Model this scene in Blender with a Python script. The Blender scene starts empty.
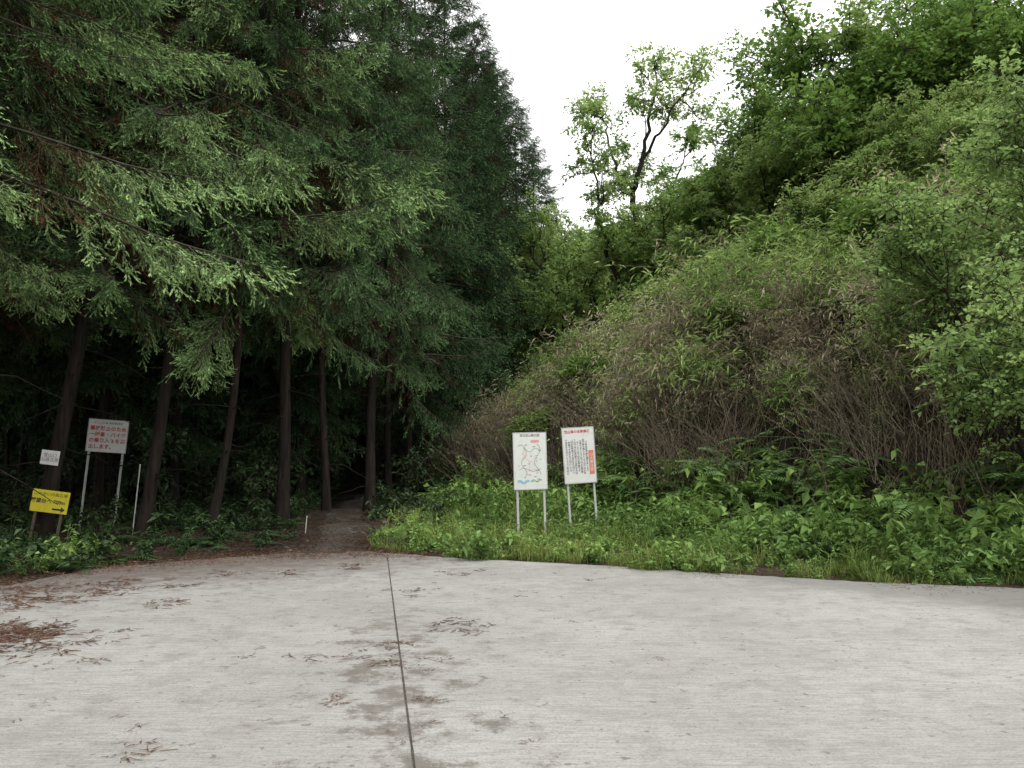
import bpy, math, random, bmesh, time
import numpy as np
from mathutils import Vector, Euler
T0=time.time()
R = np.random.default_rng(7)
random.seed(7)
scene = bpy.context.scene
F = 803.0
def PX(px, d): return (px-512)/F*d

# ------------------------------------------------------------------ materials
def newmat(name):
    m = bpy.data.materials.new(name); m.use_nodes = True
    nt = m.node_tree; nt.nodes.clear()
    out = nt.nodes.new('ShaderNodeOutputMaterial')
    return m, nt, out
def N(nt, t, **kw):
    n = nt.nodes.new(t)
    for k, v in kw.items(): setattr(n, k, v)
    return n
def mixc(nt, fac, a, b, mode='MIX'):
    n = nt.nodes.new('ShaderNodeMix'); n.data_type = 'RGBA'; n.blend_type = mode
    for sock, v in ((n.inputs[0], fac), (n.inputs[6], a), (n.inputs[7], b)):
        if isinstance(v, bpy.types.NodeSocket): nt.links.new(v, sock)
        elif isinstance(v, (int, float)): sock.default_value = v
        else: sock.default_value = (*v, 1)
    return n.outputs[2]
def math_(nt, op, a, b=0.5):
    n = nt.nodes.new('ShaderNodeMath'); n.operation = op
    for i, v in enumerate((a, b)):
        if isinstance(v, bpy.types.NodeSocket): nt.links.new(v, n.inputs[i])
        else: n.inputs[i].default_value = v
    return n.outputs[0]
def ramp(nt, v, lo, hi):
    n = nt.nodes.new('ShaderNodeMapRange'); n.interpolation_type = 'SMOOTHSTEP'
    nt.links.new(v, n.inputs[0]); n.inputs[1].default_value = lo; n.inputs[2].default_value = hi
    return n.outputs[0]
def noise(nt, scale, vec=None, detail=4, rough=.55):
    n = nt.nodes.new('ShaderNodeTexNoise'); n.inputs['Scale'].default_value = scale
    n.inputs['Detail'].default_value = detail; n.inputs['Roughness'].default_value = rough
    if vec is not None: nt.links.new(vec, n.inputs['Vector'])
    return n.outputs[0]

def leafmat(name, dark, light, third=None, trans=.3, gloss=True):
    m, nt, out = newmat(name)
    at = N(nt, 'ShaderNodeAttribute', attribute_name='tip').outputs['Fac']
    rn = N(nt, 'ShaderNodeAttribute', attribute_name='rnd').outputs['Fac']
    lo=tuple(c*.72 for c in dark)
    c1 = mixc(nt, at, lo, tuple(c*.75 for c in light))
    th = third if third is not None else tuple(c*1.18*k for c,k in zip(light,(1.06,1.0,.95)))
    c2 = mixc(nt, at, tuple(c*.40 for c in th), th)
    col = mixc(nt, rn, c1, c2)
    if gloss:
        p = N(nt, 'ShaderNodeBsdfPrincipled'); p.inputs['Roughness'].default_value = .5; p.inputs['Specular IOR Level'].default_value = .22
        nt.links.new(col, p.inputs['Base Color'])
    else:
        p = N(nt, 'ShaderNodeBsdfDiffuse'); nt.links.new(col, p.inputs['Color'])
    if trans>.1:
        t = N(nt, 'ShaderNodeBsdfTranslucent'); nt.links.new(col, t.inputs['Color'])
        mx = N(nt, 'ShaderNodeMixShader'); mx.inputs[0].default_value = trans
        nt.links.new(p.outputs[0], mx.inputs[1]); nt.links.new(t.outputs[0], mx.inputs[2])
        nt.links.new(mx.outputs[0], out.inputs[0])
    else: nt.links.new(p.outputs[0], out.inputs[0])
    return m
def roughmat(name, a, b, scale=8, bump=.4, rough=.9, stretch=None, bdist=.02):
    m, nt, out = newmat(name)
    geo = N(nt, 'ShaderNodeNewGeometry')
    vec = geo.outputs['Position']
    if stretch:
        mp = N(nt, 'ShaderNodeMapping'); mp.inputs['Scale'].default_value = stretch
        nt.links.new(vec, mp.inputs[0]); vec = mp.outputs[0]
    nz = noise(nt, scale, vec, 5, .65)
    col = mixc(nt, ramp(nt, nz, .3, .7), a, b)
    if bump>0:
        n2 = noise(nt, scale*.15, vec, 2)
        col = mixc(nt, math_(nt, 'MULTIPLY', ramp(nt, n2, .35, .7), .5), col, tuple(c*.5 for c in a))
    p = N(nt, 'ShaderNodeBsdfPrincipled'); p.inputs['Roughness'].default_value = rough
    p.inputs['Specular IOR Level'].default_value = .2
    nt.links.new(col, p.inputs['Base Color'])
    if bump>0:
        bp = N(nt, 'ShaderNodeBump'); bp.inputs['Strength'].default_value = bump; bp.inputs['Distance'].default_value = bdist
        nt.links.new(nz, bp.inputs['Height']); nt.links.new(bp.outputs[0], p.inputs['Normal'])
    nt.links.new(p.outputs[0], out.inputs[0])
    return m

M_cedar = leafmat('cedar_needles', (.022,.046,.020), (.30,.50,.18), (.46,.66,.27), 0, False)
M_cedarM = leafmat('cedar_needles_half_shade', (.014,.030,.016), (.125,.23,.10), (.20,.33,.14), 0, False)  # this and next: darker needle copies, forest shade painted into the colour
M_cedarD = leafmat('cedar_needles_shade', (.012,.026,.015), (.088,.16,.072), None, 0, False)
M_dead = leafmat('dead_needles', (.05,.03,.02), (.13,.075,.045), None, 0, False)
M_bark = roughmat('cedar_bark', (.012,.009,.007), (.040,.030,.024), 14, .9, .95, (1,1,.12))
M_bark2 = roughmat('dark_bark', (.018,.015,.013), (.050,.043,.038), 10, .8, .95, (1,1,.3))
M_twig = roughmat('twigs', (.03,.026,.02), (.08,.07,.05), 8, 0)
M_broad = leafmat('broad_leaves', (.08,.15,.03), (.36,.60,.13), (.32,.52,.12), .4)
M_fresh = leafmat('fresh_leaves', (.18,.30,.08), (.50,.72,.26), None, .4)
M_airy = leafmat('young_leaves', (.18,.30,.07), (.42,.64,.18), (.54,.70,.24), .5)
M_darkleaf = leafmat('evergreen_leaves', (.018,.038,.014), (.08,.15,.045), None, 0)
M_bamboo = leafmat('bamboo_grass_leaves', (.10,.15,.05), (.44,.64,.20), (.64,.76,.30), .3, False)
M_dry = leafmat('dry_bamboo_leaves', (.11,.085,.06), (.44,.37,.26), (.64,.58,.40), .2, False)
M_stem = roughmat('bamboo_stems', (.06,.05,.035), (.27,.22,.155), 20, 0)
M_grass = leafmat('grass_blades', (.06,.10,.025), (.25,.41,.095), (.38,.44,.14), .3, False)
M_weed = leafmat('weed_leaves', (.05,.10,.028), (.22,.38,.10), (.32,.48,.13), .3)
M_fern = leafmat('fern_fronds', (.03,.07,.025), (.15,.28,.09), None, 0)
M_under = leafmat('undergrowth_leaves_shade', (.013,.030,.011), (.048,.092,.032), None, 0)  # weed, fern and shrub leaves darkened, forest shade put into the colour
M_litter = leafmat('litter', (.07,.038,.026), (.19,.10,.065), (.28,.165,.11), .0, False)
M_flitter = leafmat('forest_litter_shade', (.03,.02,.014), (.09,.055,.038), (.14,.10,.075), .0, False)  # darker copy of the litter, shade under the trees painted in
M_stone = roughmat('stone', (.08,.075,.068), (.22,.21,.195), 12, .5)

# ------------------------------------------------------------------ mesh builder
def nrm(a): return a/np.maximum(np.linalg.norm(a, axis=-1, keepdims=True), 1e-9)
def rawmesh(name,V,Fc,C,M,mats,smooth=False,rnd=None):
    me=bpy.data.meshes.new(name)
    me.vertices.add(len(V)); me.vertices.foreach_set('co',np.ascontiguousarray(V,dtype=np.float32).ravel())
    me.loops.add(len(Fc)*3); me.loops.foreach_set('vertex_index',np.ascontiguousarray(Fc,dtype=np.int32).ravel())
    me.polygons.add(len(Fc)); me.polygons.foreach_set('loop_start',np.arange(0,len(Fc)*3,3,dtype=np.int32))
    me.polygons.foreach_set('material_index',M.astype(np.int32))
    for m in mats: me.materials.append(m)
    me.polygons.foreach_set('use_smooth',np.full(len(Fc),smooth))
    me.update(calc_edges=True)
    a=me.attributes.new('tip','FLOAT','POINT'); a.data.foreach_set('value',C.astype(np.float32))
    if rnd is None: rnd=np.full(len(V),.5)
    a=me.attributes.new('rnd','FLOAT','POINT'); a.data.foreach_set('value',rnd.astype(np.float32))
    return me
class MB:
    def __init__(s): s.V=[]; s.Fa=[]; s.C=[]; s.M=[]; s.n=0
    def add(s, v, f, c, m=0):
        v=np.asarray(v,float).reshape(-1,3); f=np.asarray(f,int).reshape(-1,3)
        s.V.append(v); s.Fa.append(f+s.n); s.C.append(np.broadcast_to(np.asarray(c,float),(len(v),)).copy()); s.M.append(np.full(len(f),m)); s.n+=len(v)
    def arr(s): return np.concatenate(s.V).astype(np.float32),np.concatenate(s.Fa).astype(np.int32),np.concatenate(s.C).astype(np.float32),np.concatenate(s.M).astype(np.int8)
    def mesh(s, name, mats, smooth=False): return rawmesh(name,*s.arr(),mats,smooth)
    def tube(s, pts, rad, sides=6, m=0, c=.5):
        pts=np.asarray(pts,float); n=len(pts); rad=np.broadcast_to(rad,(n,))
        t=nrm(np.gradient(pts,axis=0)); ref=np.where(np.abs(t[:,2:3])>.9,np.array([[1.,0,0]]),np.array([[0,0,1.]]))
        if np.abs(t[0,2])>.7: ref=np.array([[1.,0.05,0]])+0*t
        a=nrm(np.cross(t,ref)); b=np.cross(t,a)
        an=np.linspace(0,2*np.pi,sides,endpoint=False)
        ring=pts[:,None,:]+rad[:,None,None]*(np.cos(an)[None,:,None]*a[:,None,:]+np.sin(an)[None,:,None]*b[:,None,:])
        i=np.arange(n-1)[:,None]*sides; j=np.arange(sides)[None,:]; k=(j+1)%sides
        q=np.stack([i+j,i+k,i+sides+k,i+sides+j],-1).reshape(-1,4)
        f=np.concatenate([q[:,[0,1,2]],q[:,[0,2,3]]])
        s.add(ring.reshape(-1,3),f,c,m)
    def needles(s, P, D, L, W, c, m=0):
        n=len(P); D=nrm(D); side=nrm(np.cross(D,R.normal(size=(n,3))))
        L=np.broadcast_to(L,(n,))[:,None]; W=np.broadcast_to(W,(n,))[:,None]
        v=np.stack([P-side*W/2,P+side*W/2,P+D*L],1).reshape(-1,3)
        s.add(v,np.arange(n*3).reshape(-1,3),np.repeat(np.broadcast_to(c,(n,)),3),m)
    def leaves(s, P, D, L, W, c, m=0, up=1.0, fold=.12, droop=.15, mid=.45):
        n=len(P); D=nrm(D); Nn=R.normal(size=(n,3))*.6; Nn[:,2]+=up
        side=nrm(np.cross(D,Nn)); nn=np.cross(side,D)
        L=np.broadcast_to(L,(n,))[:,None]; W=np.broadcast_to(W,(n,))[:,None]
        md=P+D*L*mid
        tip=P+D*L; tip[:,2]-=(L*droop)[:,0]
        v=np.stack([P,md+side*W/2+nn*W*fold,tip,md-side*W/2+nn*W*fold],1).reshape(-1,3)
        i=np.arange(n)[:,None]*4
        f=np.concatenate([i+np.array([[0,1,2]]),i+np.array([[0,2,3]])])
        s.add(v,f,np.repeat(np.broadcast_to(c,(n,)),4),m)

def link(ob, parent=None):
    scene.collection.objects.link(ob)
    if parent: ob.parent=parent
    return ob
def merge(P,rot,scl,T,idx=None,rnd=None):
    P=np.asarray(P,float); n=len(P); rot=np.asarray(rot,float); scl=np.asarray(scl,float)
    if scl.ndim==1: scl=np.repeat(scl[:,None],3,1)
    if idx is None: idx=R.integers(0,len(T),n)
    if rnd is None: rnd=np.clip(.5+.25*np.sin(P[:,0]*.9+P[:,1]*.6)+.15*np.sin(P[:,2]*1.7+P[:,0]*2.1)+R.normal(size=n)*.25,0,1)
    idx=np.asarray(idx)
    cx,sx=np.cos(rot[:,0]),np.sin(rot[:,0]); cy,sy=np.cos(rot[:,1]),np.sin(rot[:,1]); cz,sz=np.cos(rot[:,2]),np.sin(rot[:,2])
    Mx=np.stack([np.stack([cz*cy, cz*sy*sx-sz*cx, cz*sy*cx+sz*sx],1),np.stack([sz*cy, sz*sy*sx+cz*cx, sz*sy*cx-cz*sx],1),np.stack([-sy, cy*sx, cy*cx],1)],1)
    Mx=(Mx*scl[:,None,:]).astype(np.float32)
    oV=[];oF=[];oC=[];oM=[];oR=[];off=0
    for t in range(len(T)):
        k=np.where(idx==t)[0]
        if not len(k): continue
        V,Fc,C,M=T[t]; nv=len(V)
        W=np.einsum('kij,vj->kvi',Mx[k],V)+P[k][:,None,:].astype(np.float32)
        oV.append(W.reshape(-1,3)); oF.append((Fc[None]+(np.arange(len(k),dtype=np.int32)*nv)[:,None,None]+off).reshape(-1,3).astype(np.int32))
        oC.append(np.tile(C,len(k))); oM.append(np.tile(M,len(k))); oR.append(np.repeat(rnd[k],nv)); off+=nv*len(k)
    return np.concatenate(oV),np.concatenate(oF),np.concatenate(oC),np.concatenate(oM),np.concatenate(oR)
def scatter(name,P,rot,scl,T,mats,parent=None,idx=None,rnd=None):
    V,Fc,C,M,Rn=merge(P,rot,scl,T,idx,rnd)
    return link(bpy.data.objects.new(name,rawmesh(name,V,Fc,C,M,mats,False,Rn)),parent)

# ------------------------------------------------------------------ terrain
def sst(a,b,x): t=np.clip((x-a)/(b-a),0,1); return t*t*(3-2*t)
def su(x,y):
    s=(x-7)*.86+(y-11)*.51; u=(x-7)*-.51+(y-11)*.86
    s=s-.33*np.maximum(0,u-16)+.35*np.sin(u*.9)+.2*np.sin(u*2.3+1)
    return s,u
def hgt(x,y):
    x=np.asarray(x,float); y=np.asarray(y,float)
    s,u=su(x,y)
    H=np.interp(u,[-20,5,10,19,30,45],[8.2,9.0,8.4,6.2,4.2,3.0])
    f=np.interp(s,[-.2,0,1.2,4,10,14,60],[0,.01,.20,.50,1,1.08,1.6])
    h=H*f + 11*sst(34,75,y) + 9*sst(32,65,-x)
    nz=.10*np.sin(x*1.3+y*.7)+.08*np.sin(x*.6-y*1.7+2)+.06*np.sin(x*3.1+1)*np.sin(y*2.7)
    bump=.75*np.sin(s*.9+u*.35)*np.sin(u*.55+1.3)+.4*np.sin(s*1.9+2)*np.sin(u*1.3)
    msk=sst(13,19,y+np.maximum(0,-x-6)*1.0)
    return h+nz*np.maximum(msk*.8,np.clip(s,0,1))+bump*np.clip((s-1.5)/3,0,1)
def axis(lo,hi,dl,dh,st):
    a=np.arange(dl,dh,st); l=dl-np.geomspace(.6,dl-lo,22)[::-1]; r=dh+np.geomspace(.6,hi-dh,22)
    return np.concatenate([l,a,r])
xs=axis(-400,400,-30,32,.3); ys=axis(-200,500,-6,60,.3)
X,Y=np.meshgrid(xs,ys); Z=hgt(X,Y)
mb=MB(); nx=len(xs); ny=len(ys)
i=(np.arange(ny-1)[:,None]*nx+np.arange(nx-1)[None,:]).ravel()
mb.add(np.stack([X,Y,Z],-1).reshape(-1,3), np.concatenate([np.stack([i,i+1,i+nx+1],1),np.stack([i,i+nx+1,i+nx],1)]),.5)
M_soil=roughmat('soil',(.022,.016,.012),(.065,.047,.034),5,.8,.95,None,.05)
link(bpy.data.objects.new('ground',mb.mesh('ground',[M_soil],True)))

# concrete pad
m,nt,out=newmat('concrete')
geo=N(nt,'ShaderNodeNewGeometry'); pos=geo.outputs['Position']
def mapped(sc,rot=-8):
    mp=N(nt,'ShaderNodeMapping'); mp.inputs['Rotation'].default_value=(0,0,math.radians(rot)); mp.inputs['Scale'].default_value=sc
    nt.links.new(pos,mp.inputs[0]); return mp.outputs[0]
brush=noise(nt,1,mapped((3.5,70,1),-14),4,.75)
brush2=noise(nt,1,mapped((3.0,20,1),-14),6,.8)
streak=noise(nt,1,mapped((1.1,2.0,1),-14),7,.72)
big=noise(nt,.4,pos,5,.6); fine=noise(nt,70,pos,3,.85); mid=noise(nt,3.4,pos,8,.78)
col=mixc(nt,ramp(nt,big,.3,.7),(.37,.36,.345),(.48,.47,.455))
col=mixc(nt,math_(nt,'MULTIPLY',ramp(nt,streak,.50,.70),.45),col,(.25,.238,.22))
col=mixc(nt,math_(nt,'MULTIPLY',ramp(nt,mid,.48,.66),.60),col,(.26,.245,.23))
col=mixc(nt,math_(nt,'MULTIPLY',ramp(nt,brush2,.48,.62),.34),col,(.23,.22,.205))
col=mixc(nt,math_(nt,'MULTIPLY',ramp(nt,brush,.42,.60),.38),col,(.20,.19,.175))
col=mixc(nt,math_(nt,'MULTIPLY',ramp(nt,fine,.48,.66),.55),col,(.15,.142,.13))
spk=noise(nt,14,pos,2,.5)
col=mixc(nt,math_(nt,'MULTIPLY',ramp(nt,spk,.66,.74),.6),col,(.11,.095,.08))
sep=N(nt,'ShaderNodeSeparateXYZ'); nt.links.new(pos,sep.inputs[0])
edge=math_(nt,'ADD',math_(nt,'MULTIPLY',sep.outputs[0],-.75),sep.outputs[1])
edge=math_(nt,'ADD',edge,math_(nt,'MULTIPLY',mid,7))
col=mixc(nt,math_(nt,'MULTIPLY',ramp(nt,edge,14.6,18.2),.85),col,(.13,.105,.09))
dj=math_(nt,'ABSOLUTE',math_(nt,'ADD',sep.outputs[0],math_(nt,'ADD',math_(nt,'MULTIPLY',sep.outputs[1],.17),-.15)),0)
js=math_(nt,'SUBTRACT',1,ramp(nt,math_(nt,'ADD',dj,math_(nt,'MULTIPLY',mid,-5)),-2.75,-2.1))
ysel=math_(nt,'MULTIPLY',js,math_(nt,'SUBTRACT',1,ramp(nt,sep.outputs[1],6.5,9.0)))
col=mixc(nt,math_(nt,'MULTIPLY',ysel,.65),col,(.12,.098,.08))
d1=math_(nt,'ADD',math_(nt,'MULTIPLY',sep.outputs[0],.9),math_(nt,'MULTIPLY',sep.outputs[1],1.0))
dp=ramp(nt,math_(nt,'ADD',d1,math_(nt,'MULTIPLY',streak,3)),13.2,14.6)
col=mixc(nt,math_(nt,'MULTIPLY',dp,.5),col,(.14,.135,.125))
p=N(nt,'ShaderNodeBsdfPrincipled'); p.inputs['Roughness'].default_value=.8; p.inputs['Specular IOR Level'].default_value=.3
nt.links.new(col,p.inputs['Base Color'])
bp=N(nt,'ShaderNodeBump'); bp.inputs['Strength'].default_value=.6; bp.inputs['Distance'].default_value=.012
nt.links.new(math_(nt,'ADD',brush,math_(nt,'MULTIPLY',fine,.7)),bp.inputs['Height']); nt.links.new(bp.outputs[0],p.inputs['Normal'])
nt.links.new(p.outputs[0],out.inputs[0]); M_conc=m
edgepts=[(-14,8.2),(-9,9.2),(-5.9,9.6),(-5.7,11.0),(-4.66,12),(-3.4,13),(-2.3,13.1),(-.95,12.3),(1.25,11.4),(2.5,10.7),(4.15,9.9),(5.8,9.4),(7.5,8.8),(9,7),(13,0),(16,-8)]
E=[]
for a,b in zip(edgepts[:-1],edgepts[1:]):
    n=max(2,int(math.dist(a,b)/.12))
    for k in range(n):
        t=k/n; E.append((a[0]+(b[0]-a[0])*t+random.gauss(0,.012),a[1]+(b[1]-a[1])*t+random.gauss(0,.018)))
poly=E+[(16,-8),(-14,-8)]
me=bpy.data.meshes.new('concrete_pavement')
npv=len(poly)
vv=[(x,y,.035) for x,y in poly]+[(x,y,-.1) for x,y in poly]
me.from_pydata(vv,[],[list(range(npv))[::-1]]+[[k,(k+1)%npv,npv+(k+1)%npv,npv+k] for k in range(npv)])
me.materials.append(M_conc); me.update()
bm=bmesh.new(); bm.from_mesh(me); bmesh.ops.recalc_face_normals(bm,faces=bm.faces); bm.to_mesh(me); bm.free()
link(bpy.data.objects.new('concrete_pavement',me))
mb=MB(); L=[];Rr=[]
M_joint=roughmat('joint_filler',(.045,.04,.035),(.13,.115,.10),30,.5)
for y in np.arange(-4,12.4,.05):
    x=-.45-(y-3.9)*.17; w=.005+.003*random.random()
    L.append((x-w,y,.039)); Rr.append((x+w,y,.039))
k=len(L); i=np.arange(k-1)
mb.add(np.array(L+Rr),np.concatenate([np.stack([i,i+k,i+k+1],1),np.stack([i,i+k+1,i+1],1)]),.5)
link(bpy.data.objects.new('pavement_joint',mb.mesh('pavement_joint',[M_joint])))

# path
pc=np.array([(-3.0,12.9),(-3.2,14.5),(-3.5,17),(-4.2,20),(-5.2,25),(-5.6,31),(-5.2,40)])
tt=np.linspace(0,1,80); tc=np.linspace(0,1,len(pc))
cx=np.interp(tt,tc,pc[:,0]); cy=np.interp(tt,tc,pc[:,1]); wd=np.interp(tt,[0,.2,1],[.8,.5,.4])
cols=np.linspace(-1,1,9)
PXs=cx[:,None]+wd[:,None]*cols[None]*(1+.2*np.sin(tt*60)[:,None]); PYs=np.repeat(cy[:,None],9,1)
PZ=hgt(PXs,PYs)+.035*(1-cols[None]**2)+.006
mb=MB(); i=(np.arange(79)[:,None]*9+np.arange(8)[None]).ravel()
mb.add(np.stack([PXs,PYs,PZ],-1).reshape(-1,3),np.concatenate([np.stack([i,i+1,i+10],1),np.stack([i,i+10,i+9],1)]),.5)
M_grav=roughmat('path_dirt',(.035,.029,.023),(.13,.115,.10),16,.8,.95,None,.03)
link(bpy.data.objects.new('forest_path',mb.mesh('forest_path',[M_grav],True)))

# ------------------------------------------------------------------ templates
def cedar_branch(coarse=False, L=2.6):
    mb=MB()
    s=np.linspace(0,1,9)
    dr=R.uniform(.15,.45); wy=R.uniform(-.18,.18)
    ax=np.stack([L*s, wy*L*s**2, -dr*L*(s**1.4)+.22*L*np.clip(s-.6,0,1)**1.5*2],1)
    mb.tube(ax,np.linspace(.03,.006,9),4,m=1)
    def A(q): return np.array([np.interp(q,s,ax[:,k]) for k in range(3)])
    nP=[];nD=[];nC=[];nM=[]
    K=24 if coarse else 32
    for k in range(K):
        q=.18+.82*(k+R.random())/K; b=A(q); sg=1 if k%2 else -1
        l=(.26+.70*(1-q)**.8*min(1,(q+.1)*2))*R.uniform(.6,1.35)
        d=nrm(np.array([R.uniform(.3,.9),sg*R.uniform(.25,.9),R.uniform(-.95,.05)]))
        if q>.96: d=nrm(np.array([1,R.normal()*.3,-.1]))
        t=np.linspace(0,1,6)
        hang=R.uniform(.35,1.0)
        pts=b+d*l*t[:,None]; pts[:,2]-=hang*l*t**2-.35*l*t**5
        if not coarse: mb.tube(pts[::2],np.linspace(.007,.003,3),3,m=1)
        dead = q<.40 and R.random()<.35
        nt_=int(l/(.085 if coarse else .050))+3
        for j in range(nt_):
            tj=.08+.92*(j+R.random()*.8)/nt_
            pb=np.array([np.interp(tj,t,pts[:,k2]) for k2 in range(3)])
            tg=nrm(np.array([np.interp(min(tj+.05,1),t,pts[:,k2])-np.interp(tj-.06,t,pts[:,k2]) for k2 in range(3)]))
            pr=R.normal(size=3); pr[2]*=.6; pr-=pr.dot(tg)*tg; pr=nrm(pr)
            td=nrm(tg*1.0+pr*.55+np.array([0,0,-.12])); tl=R.uniform(.14,.34)*(1.15-.5*tj)
            m_=7 if coarse else 14; w=np.linspace(.03,1,m_)
            pp=pb+td*tl*w[:,None]; pp[:,2]-=.45*tl*w**2-.45*tl*w**4
            rr=nrm(R.normal(size=(m_,3))); nd=nrm(td*1.2+np.array([0,0,-.1])+rr*.6)
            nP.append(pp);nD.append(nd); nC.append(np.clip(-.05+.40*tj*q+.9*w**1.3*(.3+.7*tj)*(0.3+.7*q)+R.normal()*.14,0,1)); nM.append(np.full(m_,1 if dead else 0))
    P=np.concatenate(nP);D=np.concatenate(nD);C=np.concatenate(nC);Mx=np.concatenate(nM)
    lm=(.06,.10) if coarse else (.032,.055); wm=(.024,.036) if coarse else (.011,.018)
    for mm,mi in ((0,0),(1,2)):
        k=Mx==mm
        if k.any(): mb.needles(P[k],D[k],R.uniform(*lm,k.sum()),R.uniform(*wm,k.sum()),C[k],mi)
    return mb.arr()
T_cf=[cedar_branch() for i in range(6)]; T_cc=[cedar_branch(True) for i in range(4)]
HB,HT,RR=4.4,21.0,2.7
def crown_mesh(name,T,nb,mat,dense=False):
    n=nb; tq=(np.arange(n)+R.random(n))/n
    z=(HT-HB)*tq
    az=np.arange(n)*2.4+R.normal(size=n)*.45
    ch=R.uniform(.85,1.12,n) if dense else R.choice([.55,.8,1.0,1.25],n,p=[.2,.3,.32,.18])*R.uniform(.9,1.1,n)
    prof=np.interp(tq,[0,.08,.3,.6,.85,1],[.8,.98,1,.8,.48,.15])*RR*ch
    pitch=np.interp(tq,[0,.4,1],[.30,.10,-.7])+R.normal(size=n)*.2
    sc=np.maximum(prof/2.5,.3); S=np.stack([sc,np.maximum(sc*.9,.65),np.maximum(sc*.9,.65)],1)
    return merge(np.stack([0*z,0*z,z],1),np.stack([R.normal(size=n)*.3,pitch,az],1),S,T)
def cm(name,g,mat): return rawmesh(name,g[0],g[1],g[2],g[3],[mat,M_twig,M_dead],False,g[4])
gF=[crown_mesh('c',T_cf,104,None) for _ in range(4)]
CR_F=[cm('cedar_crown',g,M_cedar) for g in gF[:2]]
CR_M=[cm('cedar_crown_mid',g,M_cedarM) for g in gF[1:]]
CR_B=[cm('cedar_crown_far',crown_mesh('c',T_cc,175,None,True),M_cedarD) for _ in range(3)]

def leaf_clump(n, rad, ll, lw, flat=.6, tw=7):
    mb=MB()
    for k in range(tw):
        d=nrm(R.normal(size=3)*np.array([1,1,flat])+np.array([0,0,.15]))
        t=np.linspace(0,1,3)[:,None]; ln=rad*R.uniform(.6,1.15)
        pts=d*ln*t; pts[:,2]-=.15*ln*(t[:,0]**2)
        mb.tube(pts,np.linspace(.008,.003,3),3,m=1)
        q=R.uniform(.2,1.02,n//tw)
        base=d*ln*q[:,None]; base[:,2]-=.15*ln*q**2
        nd=nrm(d*.5+R.normal(size=(len(q),3))*np.array([.9,.9,.5]))
        base=base+nd*rad*.16*R.random((len(q),1))
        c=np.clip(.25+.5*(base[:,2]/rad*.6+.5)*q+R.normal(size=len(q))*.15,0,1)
        mb.leaves(base,nd,ll*R.uniform(.6,1.2,len(q)),lw*R.uniform(.7,1.2,len(q)),c,0,1.0)
    return mb.arr()
T_broad=[leaf_clump(140,.62,.13,.075,.6,9) for _ in range(4)]
T_ever=[leaf_clump(140,.6,.13,.06) for _ in range(3)]
T_fresh=[leaf_clump(80,.40,.085,.055) for _ in range(4)]
T_airy=[leaf_clump(80,.6,.16,.085,.5,6) for _ in range(3)]
T_far=[leaf_clump(90,.62,.17,.10,.7,8) for _ in range(3)]

def bamboo(dry, hmin=1.3,hmax=2.3):
    mb=MB()
    for k in range(12):
        az=R.uniform(0,2*np.pi); le=R.uniform(.15,.85); h=R.uniform(hmin,hmax)
        t=np.linspace(0,1,5); b=np.array([R.normal()*.18,R.normal()*.18,0])
        pts=np.stack([b[0]+np.cos(az)*le*h*t**2,b[1]+np.sin(az)*le*h*t**2,h*(t-.28*le*t**3)],1)
        mb.tube(pts,np.linspace(.007,.003,5),3,m=1)
        n=34; q=R.uniform(.35,1,n)**.8
        P=np.stack([np.interp(q,t,pts[:,k2]) for k2 in range(3)],1)
        D=R.normal(size=(n,3)); D[:,2]=D[:,2]*.5+(-.15 if dry else .15); D=nrm(D); P+=D*R.uniform(0,.28,n)[:,None]
        D2=nrm(D+R.normal(size=(n,3))*.4)
        c=np.clip((q-.35)*1.4+R.normal(size=n)*.25,0,1)
        mb.leaves(P,D2,R.uniform(.10,.24,n),R.uniform(.016,.036,n),c,2 if dry else 0,1.0,.1,.3,.35)
    return mb.arr()
T_bam=[bamboo(False) for _ in range(4)]+[bamboo(True) for _ in range(4)]
def stems():
    mb=MB()
    for k in range(14):
        h=R.uniform(1.0,2.3); b=R.normal(size=2)*.3; l=R.normal(size=2)*.4
        t=np.linspace(0,1,4)
        mb.tube(np.stack([b[0]+l[0]*t**2*h,b[1]+l[1]*t**2*h,h*t],1),np.linspace(.008,.004,4),3,m=0)
    return mb.arr()
T_stem=[stems() for _ in range(3)]
def grass(hm=.34):
    mb=MB(); n=26
    az=R.uniform(0,2*np.pi,n); b=np.stack([R.normal(size=n)*.07,R.normal(size=n)*.07,np.zeros(n)],1)
    h=R.uniform(.06,hm,n); le=R.uniform(.3,1.3,n)
    o=np.stack([np.cos(az),np.sin(az),np.zeros(n)],1); sd=np.stack([-np.sin(az),np.cos(az),np.zeros(n)],1)
    w=.005
    m1=b+o*(le*h*.3)[:,None]+np.array([0,0,1])*(h*.6)[:,None]; tp=b+o*(le*h)[:,None]+np.array([0,0,1])*(h*(1-.35*le))[:,None]
    v=np.stack([b-sd*w,b+sd*w,m1+sd*w*.8,m1-sd*w*.8,tp],1).reshape(-1,3); i=np.arange(n)[:,None]*5
    f=np.concatenate([i+np.array([[0,1,2]]),i+np.array([[0,2,3]]),i+np.array([[3,2,4]])])
    mb.add(v,f,np.tile([0,0,.6,.6,1.],n)); return mb.arr()
T_grass=[grass(.2),grass(.28),grass(.34),grass(.5)]
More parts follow.
